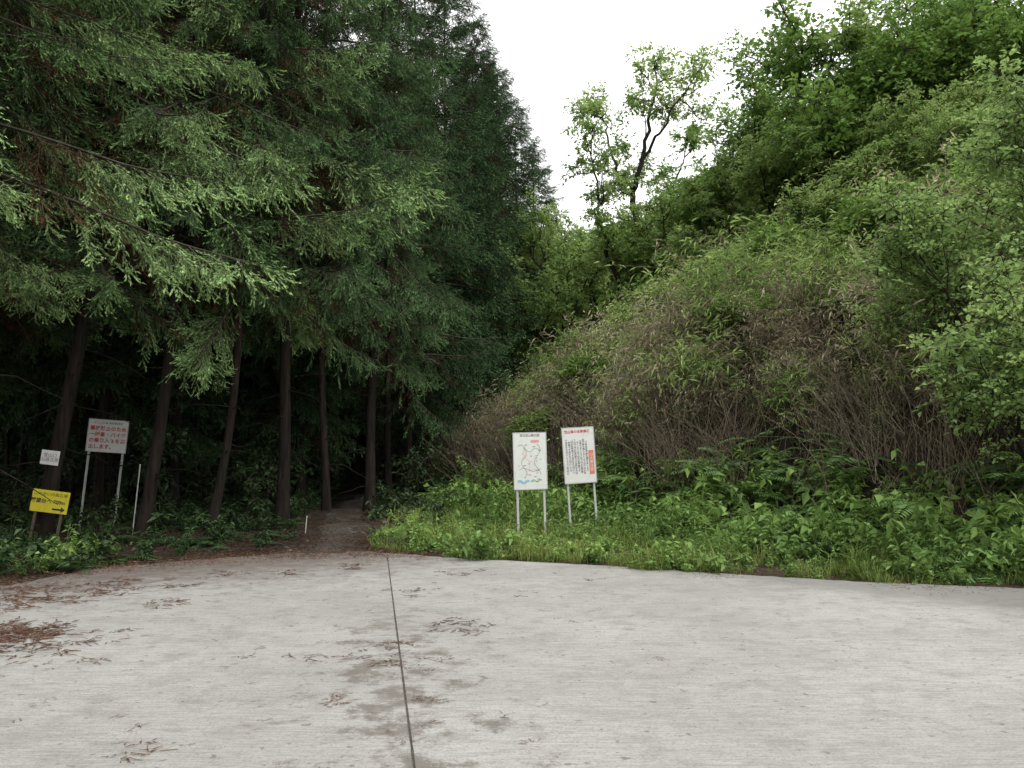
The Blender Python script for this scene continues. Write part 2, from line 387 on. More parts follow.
def weed(ll,lw,h0,st=7,nl=12):
    mb=MB()
    for k in range(st):
        az=R.uniform(0,6.28); h=h0*R.uniform(.5,1.2); le=R.uniform(.1,.9); t=np.linspace(0,1,4)
        b=R.normal(size=2)*.06
        pts=np.stack([b[0]+np.cos(az)*le*h*t**1.5,b[1]+np.sin(az)*le*h*t**1.5,h*t],1)
        mb.tube(pts,.0035,3,m=0,c=.4)
        n=nl; q=R.uniform(.2,1,n); P=np.stack([np.interp(q,t,pts[:,j]) for j in range(3)],1)
        D=R.normal(size=(n,3))*np.array([1,1,.35])
        mb.leaves(P,D,ll*R.uniform(.6,1.2,n),lw*R.uniform(.7,1.2,n),np.clip(q+R.normal(size=n)*.15,0,1),0,1.3,.12,.25)
    return mb.arr()
T_weed=[weed(.05,.03,.16),weed(.06,.04,.22),weed(.09,.045,.35),weed(.11,.03,.45),weed(.07,.055,.3),weed(.13,.075,.45,5,9)]
def fern():
    mb=MB()
    for k in range(8):
        az=k*6.283/8+R.normal()*.3; L=R.uniform(.5,.85); t=np.linspace(0,1,20)
        el=R.uniform(.4,1.0)
        rr=L*t*np.cos(el*(1-t*.8)); zz=L*(np.sin(el)*t*1.1-.65*t**2)
        o=np.array([np.cos(az),np.sin(az),0]); pts=o*rr[:,None]; pts[:,2]=zz
        mb.tube(pts[::4],.004,3,m=0,c=.3)
        sd=np.array([-np.sin(az),np.cos(az),0]); n=len(t)-3
        for sg in (1,-1):
            ln=.16*np.sin(np.pi*np.clip(t[3:]*.85+.12,0,1))**.8+.02
            D=sd*sg+o*.35+np.array([0,0,-.12])
            mb.leaves(pts[3:]+0.,np.repeat(D[None],n,0),ln,.026+ln*.06,np.clip(t[3:],0,1),0,3.0,.05,.1,.3)
    return mb.arr()
T_fern=[fern() for _ in range(3)]
def litter():
    mb=MB()
    for k in range(6):
        az=R.normal()*.9; L=R.uniform(.05,.18); b=np.array([R.normal()*.06,R.normal()*.05,.004+R.random()*.012])
        d=np.array([np.cos(az),np.sin(az),R.normal()*.05]); t=np.linspace(0,1,4)[:,None]
        mb.tube(b+d*L*t,.0022,3,c=.3)
        n=30; q=R.random(n); D=nrm(d*.8+R.normal(size=(n,3))*np.array([.6,.6,.12]))
        mb.needles(b+d*L*q[:,None],D,R.uniform(.012,.032,n),.0045,R.random(n))
    return mb.arr()
T_lit=[litter() for _ in range(5)]
def leaflit():
    mb=MB(); n=30
    P=np.stack([R.normal(size=n)*.25,R.normal(size=n)*.25,R.uniform(.004,.02,n)],1); D=R.normal(size=(n,3))*np.array([1,1,.15])
    mb.leaves(P,D,R.uniform(.02,.055,n),R.uniform(.01,.025,n),R.random(n),0,3.,.2,0)
    for q in range(3): mb.needles(P+R.normal(size=(n,3))*np.array([.15,.15,0]),D+R.normal(size=(n,3))*np.array([.8,.8,0]),R.uniform(.02,.10,n),.005,R.random(n))
    return mb.arr()
T_ll=[leaflit() for _ in range(4)]
def rock():
    mb=MB(); bm=bmesh.new(); bmesh.ops.create_icosphere(bm,subdivisions=2,radius=1)
    v=np.array([q.co[:] for q in bm.verts]); f=np.array([[q.index for q in fc.verts] for fc in bm.faces]); bm.free()
    for _ in range(5):
        d=nrm(R.normal(size=3)); k=R.uniform(.5,.8); pj=v@d; v=v-np.maximum(pj-k,0)[:,None]*d
    v*=np.array([1,R.uniform(.6,.9),.5]); mb.add(v*.1,f,.5); return mb.arr()
T_rock=[rock() for _ in range(4)]

# ------------------------------------------------------------------ trees
def cedar(x,y,H,Rad,zb,lean=(0,0),r0=.17,kind='F'):
    z0=float(hgt(x,y))-.1
    zt=np.linspace(0,H,24); k=6*(1-np.exp(-zt/6)); wv=random.uniform(.03,.08)
    ax=np.stack([lean[0]*k+wv*np.sin(zt*.7+x),lean[1]*k+wv*np.cos(zt*.6+y),zt],1)
    rad=r0*(1-.93*(zt/H)); rad[0]*=1.5; rad[1]*=1.08
    mb=MB(); mb.tube(ax,rad,10)
    for q in range(9 if kind=='B' else 26):
        z=R.uniform(1.0,zb+2.5); az=R.uniform(0,6.28); l=R.uniform(.3,1.8); t=np.linspace(0,1,5)
        b=np.array([np.interp(z,zt,ax[:,k2]) for k2 in range(3)])
        d=np.array([np.cos(az),np.sin(az),R.uniform(-.35,.3)])
        pts=b+d*l*t[:,None]; pts[:,2]-=.25*l*t**2; pts[1:]+=R.normal(size=(4,3))*.03
        mb.tube(pts,np.linspace(.013,.004,5),4)
    tr=link(bpy.data.objects.new('cedar_tree',mb.mesh('cedar_tree',[M_bark],True))); tr.location=(x,y,z0)
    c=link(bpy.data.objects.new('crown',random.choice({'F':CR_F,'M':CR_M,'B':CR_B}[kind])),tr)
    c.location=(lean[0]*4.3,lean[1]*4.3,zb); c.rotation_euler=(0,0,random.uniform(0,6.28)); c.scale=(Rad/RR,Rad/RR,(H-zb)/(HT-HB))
    return tr
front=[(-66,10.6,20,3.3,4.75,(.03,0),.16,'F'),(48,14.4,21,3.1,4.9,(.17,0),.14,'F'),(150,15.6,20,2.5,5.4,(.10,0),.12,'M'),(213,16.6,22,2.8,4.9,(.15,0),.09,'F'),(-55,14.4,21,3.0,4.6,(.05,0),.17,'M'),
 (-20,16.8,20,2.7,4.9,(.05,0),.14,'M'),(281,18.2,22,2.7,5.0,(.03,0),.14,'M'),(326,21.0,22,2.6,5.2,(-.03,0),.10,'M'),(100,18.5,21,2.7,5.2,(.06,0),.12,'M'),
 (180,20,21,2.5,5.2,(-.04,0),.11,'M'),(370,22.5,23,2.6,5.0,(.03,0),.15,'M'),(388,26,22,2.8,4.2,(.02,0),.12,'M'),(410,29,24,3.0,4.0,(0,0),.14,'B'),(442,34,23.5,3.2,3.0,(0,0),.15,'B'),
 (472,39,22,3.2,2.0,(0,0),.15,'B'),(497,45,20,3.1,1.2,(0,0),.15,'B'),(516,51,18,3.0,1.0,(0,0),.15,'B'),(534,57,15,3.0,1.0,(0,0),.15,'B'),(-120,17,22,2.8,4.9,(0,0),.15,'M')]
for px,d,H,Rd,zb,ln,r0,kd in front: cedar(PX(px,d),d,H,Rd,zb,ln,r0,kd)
for x,y in [(-11.2,7.0),(-12.5,4),(-11.2,.5),(-13,-3),(-11.5,-7),(-15.5,8),(-15,3.5),(-16,0),(-17,12),(-13.5,12.2)]:  # unseen cedars left of frame, added to block the sky and darken the forest
    cedar(x,y,R.uniform(20,22),2.9,3.4,(0,0),.16,'B')
occ=[(PX(f[0],f[1]),f[1]) for f in front]
cnt=0
for y in np.arange(19,64,3.1):
    for x in np.arange(-34,4,3.0):
        xx=x+R.normal()*.9; yy=y+R.normal()*.9
        px=512+xx/yy*F
        lim=np.interp(yy,[18,25,35,45,60],[300,345,400,455,510])
        if px>lim or px<-160: continue
        if min(math.dist((xx,yy),o) for o in occ)<1.4: continue
        occ.append((xx,yy)); cnt+=1
        cedar(xx,yy,R.uniform(19,24),R.uniform(2.1,2.8),R.uniform(2.4,5.2),(R.normal()*.09,0),R.choice([.05,.07,.10,.15]),'B')
print('cedars',cnt,time.time()-T0)

def grower(mb,pts_leaf,rg,H,spread,levels,nper,wig):
    def grow(p,d,l,r,lv):
        n=7; pts=[p.copy()]; dd=d.copy()
        for k in range(n):
            dd=nrm(dd+rg.normal(size=3)*wig+np.array([0,0,.05])); pts.append(pts[-1]+dd*l/n)
        pts=np.array(pts); mb.tube(pts,np.linspace(r,r*.55,n+1),8 if lv==0 else (5 if lv<3 else 3))
        if lv>=levels:
            for q in np.linspace(.35,1,nper): pts_leaf.append(pts[min(n,int(q*n))]+rg.normal(size=3)*.18)
            return
        kids=rg.integers(3,5) if lv else rg.integers(4,6)
        for c in range(kids):
            q=rg.uniform(.45,1) if c else 1; b=pts[int(q*n)]
            az=c*2.4+rg.uniform(0,1.5); sp=spread*rg.uniform(.7,1.2)
            nd=nrm(dd*1.0+sp*np.array([np.cos(az),np.sin(az),rg.uniform(-.15,.35)]))
            grow(b,nd,l*rg.uniform(.55,.8) if lv else H*rg.uniform(.25,.38),r*.55*(1.15-.3*(c>0)),lv+1)
    return grow
def finish(mb,pts_leaf,rg,T,sc,fill,mat,bark):
    P=np.array(pts_leaf)
    if fill<1: P=P[rg.random(len(P))<fill]
    n=len(P)
    V,Fc,C,M,Rn=merge(P,np.stack([R.normal(size=n)*.3,R.normal(size=n)*.3,R.uniform(0,6.28,n)],1),R.uniform(.7,1.35,n)*sc,T)
    return mb.mesh('trunk_and_limbs',[bark],True),rawmesh('foliage',V,Fc,C,M,[mat,M_twig],False,Rn)
def broad(mat,bark=M_bark2,H=9,spread=.7,T=None,levels=3,seed=0,trunk=.35,r0=.14,nper=3,sc=1.0,lean=(0,0),fill=1.0,wig=.16):
    rg=np.random.default_rng(seed); mb=MB(); pl=[]
    grower(mb,pl,rg,H,spread,levels,nper,wig)(np.zeros(3),nrm(np.array([lean[0],lean[1],1.])),H*trunk,r0,0)
    return finish(mb,pl,rg,T,sc,fill,mat,bark)
def put(name,geo,x,y,rz=0,sc=(1,1,1),dz=-.15):
    tr=link(bpy.data.objects.new(name,geo[0])); tr.location=(x,y,float(hgt(x,y))+dz); tr.rotation_euler=(0,0,rz); tr.scale=sc
    link(bpy.data.objects.new('crown',geo[1]),tr); return tr
def open_tree(limbs,seed,scale_leaf,mat,T,fill,dens):
    rg=np.random.default_rng(seed); mb=MB(); pl=[]
    for pts,r0,r1 in limbs:
        pts=np.array(pts,float); n=len(pts); tq=np.linspace(0,n-1,n*4-3)
        P=np.stack([np.interp(tq,np.arange(n),pts[:,k]) for k in range(3)],1)
        P[1:-1]+=rg.normal(size=P[1:-1].shape)*.08
        mb.tube(P,np.linspace(r0,r1,len(P)),7)
        g=grower(mb,pl,rg,2,.7,2,2,.22)
        for k in range(3,len(P)):
            h=k/len(P)
            if rg.random()<dens*h+.1*(h>.3):
                az=rg.uniform(0,6.28); g(P[k],nrm(np.array([np.cos(az),np.sin(az),rg.uniform(-.1,.8)])),rg.uniform(.8,1.6),.04,1)
        g(P[-1],nrm(P[-1]-P[-3]),1.0,r1,1)
    return finish(mb,pl,rg,T,scale_leaf,fill,mat,M_bark2)
gx,gy=PX(618,36),36; gz=float(hgt(gx,gy))-.15
ztop=1.5+(460-72)/F*36; need=ztop-gz
def PL(*a): return [((p[0]-618)*36/F, p[2] if len(p)>2 else 0, (292-p[1])/230*need) for p in a]
limbs=[(PL((618,292),(619,258),(626,230),(636,196),(641,165,.3),(637,142,.5),(648,118,.4),(655,88),(662,62,-.3)),.27,.05),
 (PL((626,230),(612,205,-.6),(600,178,-1.0),(596,150,-1.2),(590,125,-1.4)),.13,.03),
 (PL((636,196),(655,172,.8),(668,150,1.4),(688,128,1.8),(700,105,2)),.12,.03),
 (PL((637,142),(622,118,1.2),(614,92,1.6),(612,74,2)),.09,.03),
 (PL((648,118),(668,98,-1),(685,80,-1.6)),.08,.025),
 (PL((619,258),(640,235,-1),(655,205,-1.5),(672,180,-2)),.09,.025)]
put('broadleaf_tree',open_tree(limbs,5,1.15,M_airy,T_airy,.75,.6),gx,gy)
put('broadleaf_tree',broad(M_airy,H=12.0,spread=.6,T=T_airy,seed=9,trunk=.38,r0=.18,nper=3,sc=1.25,lean=(.0,0)),PX(572,39),39)
put('broadleaf_tree',broad(M_airy,H=13.0,spread=.65,T=T_airy,seed=11,trunk=.38,r0=.18,nper=4,sc=1.35),PX(560,46),46)
put('broadleaf_tree',broad(M_airy,H=11,spread=.7,T=T_airy,seed=12,trunk=.3,r0=.18,nper=4,sc=1.35),PX(598,48),48)
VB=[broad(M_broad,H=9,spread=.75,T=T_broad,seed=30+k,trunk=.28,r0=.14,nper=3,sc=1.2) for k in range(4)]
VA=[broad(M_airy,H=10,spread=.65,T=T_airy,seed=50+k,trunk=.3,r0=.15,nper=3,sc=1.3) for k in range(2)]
crest=[(738,34,9.6,1),(700,36,8.5,1),(668,42,9,1),(690,48,9,0),(790,31,10.5,0),(835,29,10.5,0),(880,27,8.5,1),(930,26,9.5,0),(985,25,9.5,0),(1040,24,9,0),(1100,23,9,0),(775,38,12,0),(730,44,10,0),(860,36,12,0),(960,33,12,0),(1060,30,12,0),(650,54,9,1),(620,60,9,1),(900,31,10.5,0),(1010,29,10,0),(765,29,6,1),(810,26.5,6,1),(570,64,8,0),(600,50,6,1),(870,24,4.6,1),(940,21.5,4.2,1),(1010,19,4,1),(720,30,4.5,1),(680,31,4,1)]
for k,(px,d,H,v) in enumerate(crest):
    g=VA[k%2] if v else VB[k%4]; s=H/(10 if v else 9)
    put('broadleaf_tree',g,PX(px,d),d,rz=k*1.7,sc=(s*1.08,s*1.08,s))
VS=[broad(M_darkleaf,H=3.4,spread=.95,T=T_ever,levels=2,seed=60,trunk=.3,r0=.05,nper=4,sc=1.1),broad(M_broad,H=3.2,spread=.95,T=T_broad,levels=2,seed=61,trunk=.3,r0=.05,nper=4,sc=1.0),broad(M_airy,H=3.0,spread=1.0,T=T_fresh,levels=2,seed=62,trunk=.25,r0=.05,nper=5,sc=1.25)]
sh=[(560,30,2.6),(530,33,3),(590,34,3),(620,31,2.2),(500,36,3.2),(650,34,2.4),(475,34,2.6),(490,42,4),(540,44,4),(600,46,4),(575,27,2.2),(610,27,1.8),(640,44,4),(680,38,3),(560,38,3),(455,30,2)]
for k,(px,d,H) in enumerate(sh):
    put('shrub',VS[1 if k%3 else 0],PX(px,d),d,rz=k*2.1,sc=(H/3.2,)*3)
hs_=[(585,24,1.9,1),(640,25,2.2,2),(690,25,2.0,1),(735,24,2.6,2),(780,22.5,2.4,1),(830,22,2.2,2),(880,20,2.6,1),(930,18.5,2.4,2),(985,17,2.6,1),(1030,15.5,2.6,2),(860,17,1.8,2),(950,15,2.0,1),(760,19,1.7,1),(540,24,1.6,2),(700,21,1.5,2),(1000,13.8,2.0,1),(905,22.5,2.6,2),(660,28,2.2,1),(610,22.5,1.4,1),(1010,20,2.5,2),(825,18.5,1.5,1)]
for k,(px,d,H,v) in enumerate(hs_):
    put('hillside_bush',VS[v],PX(px,d),d,rz=k*1.9,sc=(H/3*1.15,H/3*1.15,H/3),dz=.35)
VF=[broad(M_fresh,bark=M_bark,H=4.0,spread=.75,T=T_fresh,seed=91,trunk=.35,r0=.045,nper=3,sc=.95,lean=(-.35,-.3),fill=.8),broad(M_fresh,bark=M_bark,H=3.4,spread=.8,T=T_fresh,seed=97,trunk=.3,r0=.04,nper=3,sc=.9,lean=(-.3,-.3),fill=.7)]
put('leafy_shrub',VF[0],7.5,12.0,dz=.6); put('leafy_shrub',VF[1],7.2,11.0,dz=.5); put('leafy_shrub',VF[0],9.2,12.2,rz=.5,sc=(1.1,)*3,dz=.3); put('leafy_shrub',VF[1],6.9,13.6,rz=1.0,sc=(.8,)*3,dz=.6)

# distant tree mass
n=330; xx=R.uniform(-60,90,n); yy=R.uniform(62,95,n); P=[]
for a,b in zip(xx,yy):
    for q in range(5): P.append((a+R.normal()*1.6,b+R.normal()*1.6,hgt(a,b)+R.uniform(.5,6)))
P=np.array(P); scatter('distant_trees',P,R.uniform(0,6.28,P.shape),R.uniform(2.5,4.5,len(P)),T_far,[M_broad,M_twig])

# ------------------------------------------------------------------ hill brush
def region(n,smin,smax,umin,umax,pw=1.0):
    s=smin+(smax-smin)*R.random(n)**pw; u=R.uniform(umin,umax,n)
    s0=s+.33*np.maximum(0,u-16)-.35*np.sin(u*.9)-.2*np.sin(u*2.3+1)
    x=7+.86*s0-.51*u; y=11+.51*s0+.86*u
    return x,y,s,u
x,y,s,u=region(2000,1.6,14,-7,32,1.15)
keep=(y>4); x,y,s,u=x[keep],y[keep],s[keep],u[keep]; n=len(x)
z=hgt(x,y)-.05
pn=np.sin(x*.8+y*.5)+np.sin(x*1.7-y*.9+1)*.6
dryp=np.clip(.60-.07*s+.30*pn,.03,.9)
idx=np.where(R.random(n)<dryp,R.integers(4,8,n),R.integers(0,4,n))
rot=np.stack([.34*np.clip(1.6-s*.12,0,1)+R.normal(size=n)*.30,-.50*np.clip(1.3-s*.12,0,1)+R.normal(size=n)*.30,R.uniform(-1.2,1.2,n)],1)
big_=.5+.5*np.sin(x*1.1+1)*np.sin(y*.9+x*.3)
sc=R.choice([.5,.75,.95,1.15],n,p=[.25,.35,.27,.13])*R.uniform(.9,1.1,n)*(.8+.4*big_)
rn=np.clip(.12+.075*s+.38*np.sin(x*.7-y*.4+2)+R.normal(size=n)*.28,0,1)
scatter('bamboo_grass_thicket',np.stack([x,y,z],1),rot,sc,T_bam,[M_bamboo,M_stem,M_dry],None,idx,rn)
x,y,s,u=region(330,.4,2.0,-6,28); n=len(x)
scatter('bamboo_stems_thicket',np.stack([x,y,hgt(x,y)-.1],1),np.stack([R.normal(size=n)*.3+.08,R.normal(size=n)*.3-.12,R.uniform(0,6.28,n)],1),R.uniform(.6,1.15,n),T_stem,[M_stem])
x,y,s,u=region(2600,2.8,14,-6,32,.75); pn=np.sin(x*.55+y*.9+.7)+.7*np.sin(x*1.3-y*.6)+R.normal(size=len(x))*.4+(s-5.0)*.17
k=pn>.40; x,y,s=x[k],y[k],s[k]; n=len(x); print('hill shrubs',n)
scatter('hillside_shrubs',np.stack([x,y,hgt(x,y)+R.uniform(.5,1.9,n)],1),np.stack([R.normal(size=n)*.3,R.normal(size=n)*.3,R.uniform(0,6.28,n)],1),R.uniform(.45,1.0,n),T_broad,[M_broad,M_twig])
# verge
ex=np.array([e[0] for e in edgepts]); ey=np.array([e[1] for e in edgepts])
def inside(x,y): return y<np.interp(x,ex,ey)
def verge(n,off,xlo,xhi,ylo,yhi,smax,pathgap=.8):
    x=R.uniform(xlo,xhi,n); y=R.uniform(ylo,yhi,n); s,u=su(x,y)
    pxc=np.interp(y,pc[:,1],pc[:,0]); w=.22*np.sin(x*2.3)+.12*np.sin(x*6.1+1)
    k=(~inside(x,y-off-w))&(s<smax)&(x-pxc>pathgap); return x[k],y[k],s[k]
x,y,s=verge(13000,.02,-2.6,11,5,24,.6); n=len(x)
g=np.sin(x*1.9+1)*np.sin(y*2.1)+.5*np.sin(x*4.3+y*3.1); k=R.random(n)<np.clip(.5+.45*g,.12,1); x,y,s,g=x[k],y[k],s[k],g[k]; n=len(x)
scatter('grass_verge',np.stack([x,y,hgt(x,y)],1),np.stack([R.normal(size=n)*.15,R.normal(size=n)*.15,R.uniform(0,6.28,n)],1),R.uniform(.45,1.25,n)*np.clip(.8+.4*g,.4,1.3),T_grass,[M_grass])
x,y,s=verge(12000,.10,-2.4,11,5,26,.7,.6); n=len(x)
back=np.clip((s+2.4)/1.6,0,1)
g=np.sin(x*1.3+2)*np.sin(y*1.5+1)+.5*np.sin(x*3.7-y*2.3)
k=R.random(n)<np.clip(.45+.35*g+.25*back,.08,1); x,y,s,g,back=x[k],y[k],s[k],g[k],back[k]; n=len(x)
idx=np.where(R.random(n)<.25+.6*back,R.integers(2,6,n),R.integers(0,2,n))
scatter('weed_patch',np.stack([x,y,hgt(x,y)],1),np.stack([R.normal(size=n)*.15,R.normal(size=n)*.15,R.uniform(0,6.28,n)],1),R.uniform(.5,1.3,n)*(.75+.6*back+.35*np.clip(g,-1,1)),T_weed,[M_weed],None,idx)
x,y,s=verge(3000,-.12,-2.6,11,5,16,-.5); k=R.random(len(x))<.4; x,y=x[k],y[k]; n=len(x)
scatter('verge_litter',np.stack([x,y,np.maximum(hgt(x,y),np.where(inside(x,y),.036,-1))],1),np.stack([0*x,0*x,R.uniform(0,6.28,n)],1),R.uniform(.3,.9,n),T_ll,[M_litter])
x,y,s,u=region(250,-1.0,1.3,-7,12); n=len(x)
scatter('fern_bank',np.stack([x,y,hgt(x,y)],1),np.stack([R.normal(size=n)*.2,-.2+R.normal(size=n)*.2,R.uniform(0,6.28,n)],1),R.uniform(.6,1.45,n),T_fern,[M_fern])
def leftreg(n,ymax=26,gap=1.1,off=.2):
    x=R.uniform(-22,-1.5,n); y=R.uniform(8.8,ymax,n); pxc=np.interp(y,pc[:,1],pc[:,0])
    k=(~inside(x,y-off))&(np.abs(x-pxc)>gap)&(x<pxc+3)&(su(x,y)[0]<-1); return x[k],y[k]
x,y=leftreg(2400,28,.8,.7); n=len(x)
k=R.random(n)<np.where((x<-6.3)&(y<13),.6,.45); x,y=x[k],y[k]; n=len(x)
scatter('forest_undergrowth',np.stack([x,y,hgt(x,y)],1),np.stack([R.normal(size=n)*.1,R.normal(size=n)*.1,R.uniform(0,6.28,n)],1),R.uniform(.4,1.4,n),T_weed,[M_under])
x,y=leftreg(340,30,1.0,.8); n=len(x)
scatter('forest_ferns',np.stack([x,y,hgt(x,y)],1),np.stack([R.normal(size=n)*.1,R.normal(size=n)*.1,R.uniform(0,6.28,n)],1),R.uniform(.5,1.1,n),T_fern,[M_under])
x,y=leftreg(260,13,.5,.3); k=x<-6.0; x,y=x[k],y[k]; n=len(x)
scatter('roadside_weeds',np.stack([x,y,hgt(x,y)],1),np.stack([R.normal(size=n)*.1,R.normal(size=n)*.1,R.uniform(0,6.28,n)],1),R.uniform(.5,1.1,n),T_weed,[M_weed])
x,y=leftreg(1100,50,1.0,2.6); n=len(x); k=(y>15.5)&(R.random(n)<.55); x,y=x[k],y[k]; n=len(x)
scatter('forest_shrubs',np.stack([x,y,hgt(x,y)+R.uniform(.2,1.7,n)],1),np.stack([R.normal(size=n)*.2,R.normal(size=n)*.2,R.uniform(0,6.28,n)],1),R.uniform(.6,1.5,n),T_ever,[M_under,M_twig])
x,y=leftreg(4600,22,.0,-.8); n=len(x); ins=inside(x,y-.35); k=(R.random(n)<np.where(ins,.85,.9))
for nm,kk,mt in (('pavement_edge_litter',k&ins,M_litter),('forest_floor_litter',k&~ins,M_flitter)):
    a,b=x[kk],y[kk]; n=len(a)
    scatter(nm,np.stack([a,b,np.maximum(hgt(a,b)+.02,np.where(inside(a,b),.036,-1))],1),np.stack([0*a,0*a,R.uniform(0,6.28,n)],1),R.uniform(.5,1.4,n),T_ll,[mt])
# twigs on pavement
spots=[(175,600,8,.9),(148,735,7,.6),(130,625,8,.8),(35,632,40,1.3),(20,625,30,1.2),(70,640,10,.9),(335,692,4,.6),(455,622,14,.8),(415,588,7,.8),(515,702,2,.5),(385,655,14,.5),(400,640,10,.5),(340,650,5,.6),(290,570,8,.9),(230,572,10,.9),(180,585,8,.9),(110,590,14,1.1),(60,585,22,1.2),(30,600,26,1.2),(10,650,8,1.0),(310,755,6,.4),(425,690,6,.5),(655,653,1,.4),(525,590,3,.6),(590,578,3,.8),(90,655,4,.7),(270,650,3,.6),(460,572,6,.8),(350,565,8,.9),(130,580,16,1.0),(370,650,8,.5),(430,660,6,.5),(415,720,5,.4),(40,700,3,.5),(480,625,3,.6),(560,615,2,.5),(520,730,2,.35)]
P=[];S=[]
for px,py,c,sc in spots:
    d=1.465*F/(py-460)
    for k in range(c): P.append((PX(px,d)+R.normal()*.16*(c>1)*sc,d+R.normal()*.2*(c>1)*sc,.038)); S.append(sc*R.uniform(.4,1.0))
n=620; x=R.uniform(-6.5,4,n); y=R.uniform(3.5,12.8,n); k=inside(x,y+.2)&(R.random(n)<np.clip(.05-.12*x+.05*(y-6),.04,1))
for a,b in zip(x[k],y[k]): P.append((a,b,.038)); S.append(R.uniform(.08,.34))
n=len(P); scatter('fallen_cedar_twigs',P,np.stack([np.zeros(n),np.zeros(n),R.normal(size=n)*.9],1),S,T_lit,[M_litter])
n=60; x=R.uniform(-4.0,-2.2,n); y=R.uniform(13.0,20,n)
scatter('path_stones',np.stack([x,y,hgt(x,y)+.01],1),np.stack([R.normal(size=n)*.2,R.normal(size=n)*.2,R.uniform(0,6.28,n)],1),R.uniform(.15,.9,n)**1.5,T_rock,[M_stone])

# ------------------------------------------------------------------ signs
def plain(name,c,rough=.5,dirt=.25,metal=0):
    m,nt,out=newmat(name); geo=N(nt,'ShaderNodeTexCoord')
    nz=noise(nt,6,geo.outputs['Object'],6,.7)
    col=mixc(nt,math_(nt,'MULTIPLY',ramp(nt,nz,.45,.75),dirt),c,tuple(q*.45 for q in c))
    p=N(nt,'ShaderNodeBsdfPrincipled'); p.inputs['Roughness'].default_value=rough; p.inputs['Metallic'].default_value=metal
    nt.links.new(col,p.inputs['Base Color']); nt.links.new(p.outputs[0],out.inputs[0]); return m
W_=plain('white_paint',(.72,.72,.70)); WP=plain('white_post',(.5,.5,.48),.5,.5); RED=plain('red_paint',(.5,.05,.035)); BLK=plain('black_paint',(.03,.03,.03)); YEL=plain('yellow_paint',(.68,.58,.03))
ORG=plain('orange_paint',(.68,.20,.09)); BLU=plain('blue_paint',(.25,.48,.6)); GRN=plain('green_paint',(.25,.46,.28)); PNK=plain('pink_paint',(.7,.32,.30)); GRY=plain('grey_ink',(.10,.10,.12)); FR=plain('aluminium_frame',(.5,.5,.5),.4,.3,.6)
def box(name,cx,cy,cz,sx,sy,sz,mat,parent,bev=.004,rot=(0,0,0)):
    bm=bmesh.new(); bmesh.ops.create_cube(bm,size=1)
    for v in bm.verts: v.co=Vector((v.co.x*sx,v.co.y*sy,v.co.z*sz))
    if bev: bmesh.ops.bevel(bm,geom=bm.edges[:],offset=min(bev,sy*.3),segments=2,affect='EDGES')
    me=bpy.data.meshes.new(name); bm.to_mesh(me); bm.free(); me.materials.append(mat)
    o=bpy.data.objects.new(name,me); o.location=(cx,cy,cz); o.rotation_euler=rot; return link(o,parent)
def text(body,cx,cz,size,mat,parent,y=-.0165,align='CENTER',bold=0.0):
    cu=bpy.data.curves.new('lettering','FONT'); cu.body=body; cu.size=size; cu.align_x=align; cu.align_y='CENTER'; cu.offset=bold; cu.resolution_u=3
    cu.materials.append(mat); o=bpy.data.objects.new('lettering',cu); o.rotation_euler=(math.radians(90),0,0); o.location=(cx,y,cz); link(o,parent); return o
def poly_line(name,pts,w,mat,parent,y=-.0165):
    mb=MB(); pts=np.array(pts,float); t=nrm(np.gradient(pts,axis=0)); nn=np.stack([-t[:,1],t[:,0]],1)
    a=pts+nn*w/2;b=pts-nn*w/2; k=len(pts); v=np.concatenate([np.insert(a,1,y,1),np.insert(b,1,y,1)]); i=np.arange(k-1)
    mb.add(v,np.concatenate([np.stack([i,i+1,i+k+1],1),np.stack([i,i+k+1,i+k],1)]),.5)
    return link(bpy.data.objects.new(name,mb.mesh(name,[mat])),parent)
def flat(name,cx,cz,sx,sz,mat,parent,y=-.0165):
    return poly_line(name,[(cx-sx/2,cz),(cx+sx/2,cz)],sz,mat,parent,y)
def sign(name,px,d,w,h,zc,yaw,roll,postgap,postmat=WP,board=W_,frame=True):
    e=bpy.data.objects.new(name,None); link(e); x=PX(px,d); g=float(hgt(x,d)); e.location=(x,d,g); e.rotation_euler=(0,math.radians(roll),math.radians(yaw))
    zc=zc-g
    box('board',0,0,zc,w,.025,h,board,e)
    if frame:
        for sx in (-1,1): box('frame_side',sx*(w/2+.007),0,zc,.014,.034,h+.028,FR,e,.003)
        for sz in (-1,1): box('frame_edge',0,0,zc+sz*(h/2+.007),w,.034,.014,FR,e,.003)
    for sx in (-1,1): box('post',sx*postgap/2,.038,(zc+h/2-.05)/2-.15,.045,.045,zc+h/2-.05+.3,postmat,e,.006)
    return e,zc
e,zc=sign('map_board',532,15.6,.63,1.08,1.48,6,-1.5,.52)
text('周辺登山案内図',0,zc+.49,.055,BLK,e)
flat('map_panel',0,zc-.02,.56,.92,plain('map_paper',(.70,.72,.68)),e,-.0145)
a=np.linspace(0,1,40)
poly_line('map_route',np.stack([-.2+.3*a+.05*np.sin(a*14),zc+.3-.55*a+.04*np.sin(a*22)],1),.006,PNK,e,-.0175)
poly_line('map_route',np.stack([-.24+.42*a,zc+.28-.1*a+.05*np.sin(a*9)],1),.006,GRY,e,-.0175)
poly_line('map_route',np.stack([.14+.06*np.sin(a*8),zc+.33-.6*a],1),.006,GRY,e,-.0178)
poly_line('map_route',np.stack([-.12+.05*np.sin(a*9),zc+.25-.55*a],1),.006,GRY,e,-.0181)
poly_line('map_road',np.stack([-.22+.42*a,zc-.17+.03*np.sin(a*7)],1),.006,GRY,e,-.0170)
poly_line('map_river',np.stack([-.25+.22*a,zc-.40+.02*np.sin(a*9)],1),.045,BLU,e,-.0172)
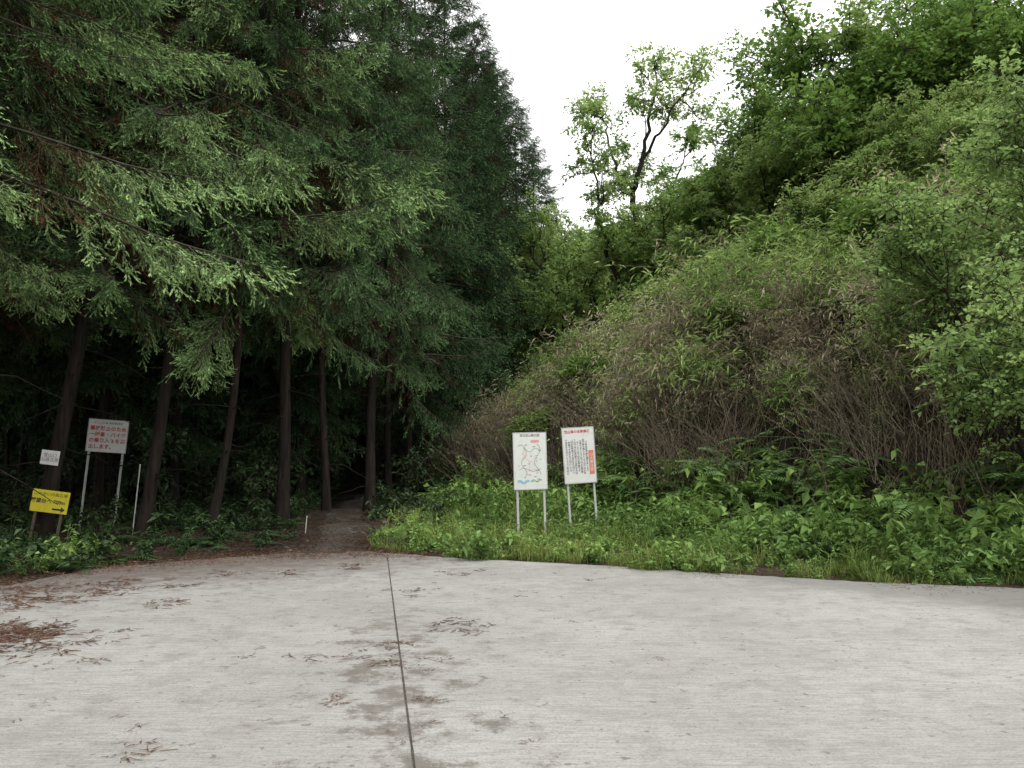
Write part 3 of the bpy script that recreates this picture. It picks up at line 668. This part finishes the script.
poly_line('map_river',np.stack([.02+.2*a,zc-.38+.015*np.sin(a*9)],1),.022,GRN,e,-.0168)
flat('map_label',.1,zc+.38,.16,.05,PNK,e,-.0185)
for k in range(26): flat('map_note',R.uniform(-.22,.22),zc+R.uniform(-.42,.4),R.uniform(.02,.06),.009,GRY if k%4 else PNK,e,-.0190-.0002*k)
e,zc=sign('notice_board',583.5,16.5,.64,1.12,1.6,4,-3.5,.54)
text('登山道の注意事項',-.02,zc+.48,.066,RED,e,bold=.0015)
tx='ごみは必ず持ち帰りましょう山では火気厳禁です自然を大切にして下さい落石に注意'
for k in range(8):
    text('\n'.join(tx[k*3:k*3+13+(k*5)%3]),.155-k*.058,zc-.03,.048,GRY if k else BLK,e,bold=.0008)
flat('notice_label',.245,zc-.15,.10,.48,ORG,e,-.0180)
text('\n'.join('山火事注意'),.245,zc-.15,.078,W_,e,-.0205)
e,zc=sign('prohibition_sign',101,17.4,.78,.68,2.02,12,4,.68)
for k,(t,c) in enumerate([('事故防止のため',RED),('一般車・バイク',RED),('の乗り入れを禁',RED),('止します。',RED)]):
    text(t,-.36,zc+.15-k*.13,.105,c,e,align='LEFT',bold=.003)
text('いこいの森 森林管理者',0,zc+.275,.055,BLK,e)
e,zc=sign('yellow_direction_sign',47,14.0,.60,.38,.79,10,8,.42,plain('stake',(.12,.09,.06)),YEL,False)
text('ふれあいの森広場',0,zc+.12,.068,BLK,e); text('展望台へ 700m',-.03,zc-.0,.085,BLK,e,bold=.002)
poly_line('arrow_shaft',[(.06,zc-.12),(.2,zc-.12)],.03,BLK,e)
mb=MB(); mb.add([(.2,-.0165,zc-.07),(.27,-.0165,zc-.12),(.2,-.0165,zc-.17)],[(0,1,2)],.5); link(bpy.data.objects.new('arrow_head',mb.mesh('arrow_head',[BLK])),e)
e=bpy.data.objects.new('small_white_notice',None); link(e); e.location=(PX(51,14.05),14.08,1.54); e.rotation_euler=(0,math.radians(7),math.radians(8))
box('board',0,0,0,.30,.01,.25,W_,e,.002)
text('登山口\n山道注意',0,.0,.075,GRY,e,-.009)
for px,d,h in ((137,15.5,1.4),(308,16.5,.35)):
    e=bpy.data.objects.new('marker_stake',None); link(e); e.location=(PX(px,d),d,0); e.rotation_euler=(0,math.radians(4),0)
    box('stake',0,0,h/2,.018,.018,h,WP,e); box('cap',0,0,h+.008,.024,.024,.016,W_,e)

# ------------------------------------------------------------------ light
w=bpy.data.worlds.new('World'); scene.world=w; w.use_nodes=True; nt=w.node_tree; nt.nodes.clear()
out=nt.nodes.new('ShaderNodeOutputWorld'); bg=nt.nodes.new('ShaderNodeBackground'); sky=nt.nodes.new('ShaderNodeTexSky')
EL=math.radians(58); AZ=math.radians(140)
sky.sky_type='NISHITA'; sky.sun_disc=False; sky.sun_elevation=EL; sky.sun_rotation=AZ; sky.dust_density=6; sky.air_density=1.0
hs=nt.nodes.new('ShaderNodeHueSaturation'); hs.inputs['Saturation'].default_value=.12
nt.links.new(sky.outputs[0],hs.inputs['Color'])
cl=mixc(nt,.75,hs.outputs[0],(15.0,15.1,14.9))
nt.links.new(cl,bg.inputs[0]); bg.inputs[1].default_value=.15; nt.links.new(bg.outputs[0],out.inputs[0])
sd=bpy.data.lights.new('sun','SUN'); sd.energy=1.5; sd.angle=math.radians(20); sd.color=(1,.97,.9)
so=link(bpy.data.objects.new('sun',sd))
dv=Vector((math.sin(AZ)*math.cos(EL),math.cos(AZ)*math.cos(EL),math.sin(EL)))
so.rotation_euler=dv.to_track_quat('Z','Y').to_euler(); so.location=(0,-10,30)
scene.view_settings.view_transform='Standard'; scene.view_settings.look='None'; scene.view_settings.exposure=0
cam=bpy.data.cameras.new('camera'); co=link(bpy.data.objects.new('camera',cam)); scene.camera=co
cam.sensor_width=36; cam.lens=F/1024*36; cam.clip_end=2000
co.location=(0,0,1.5); co.rotation_euler=(math.radians(90+5.4),0,0)
print('time',time.time()-T0)
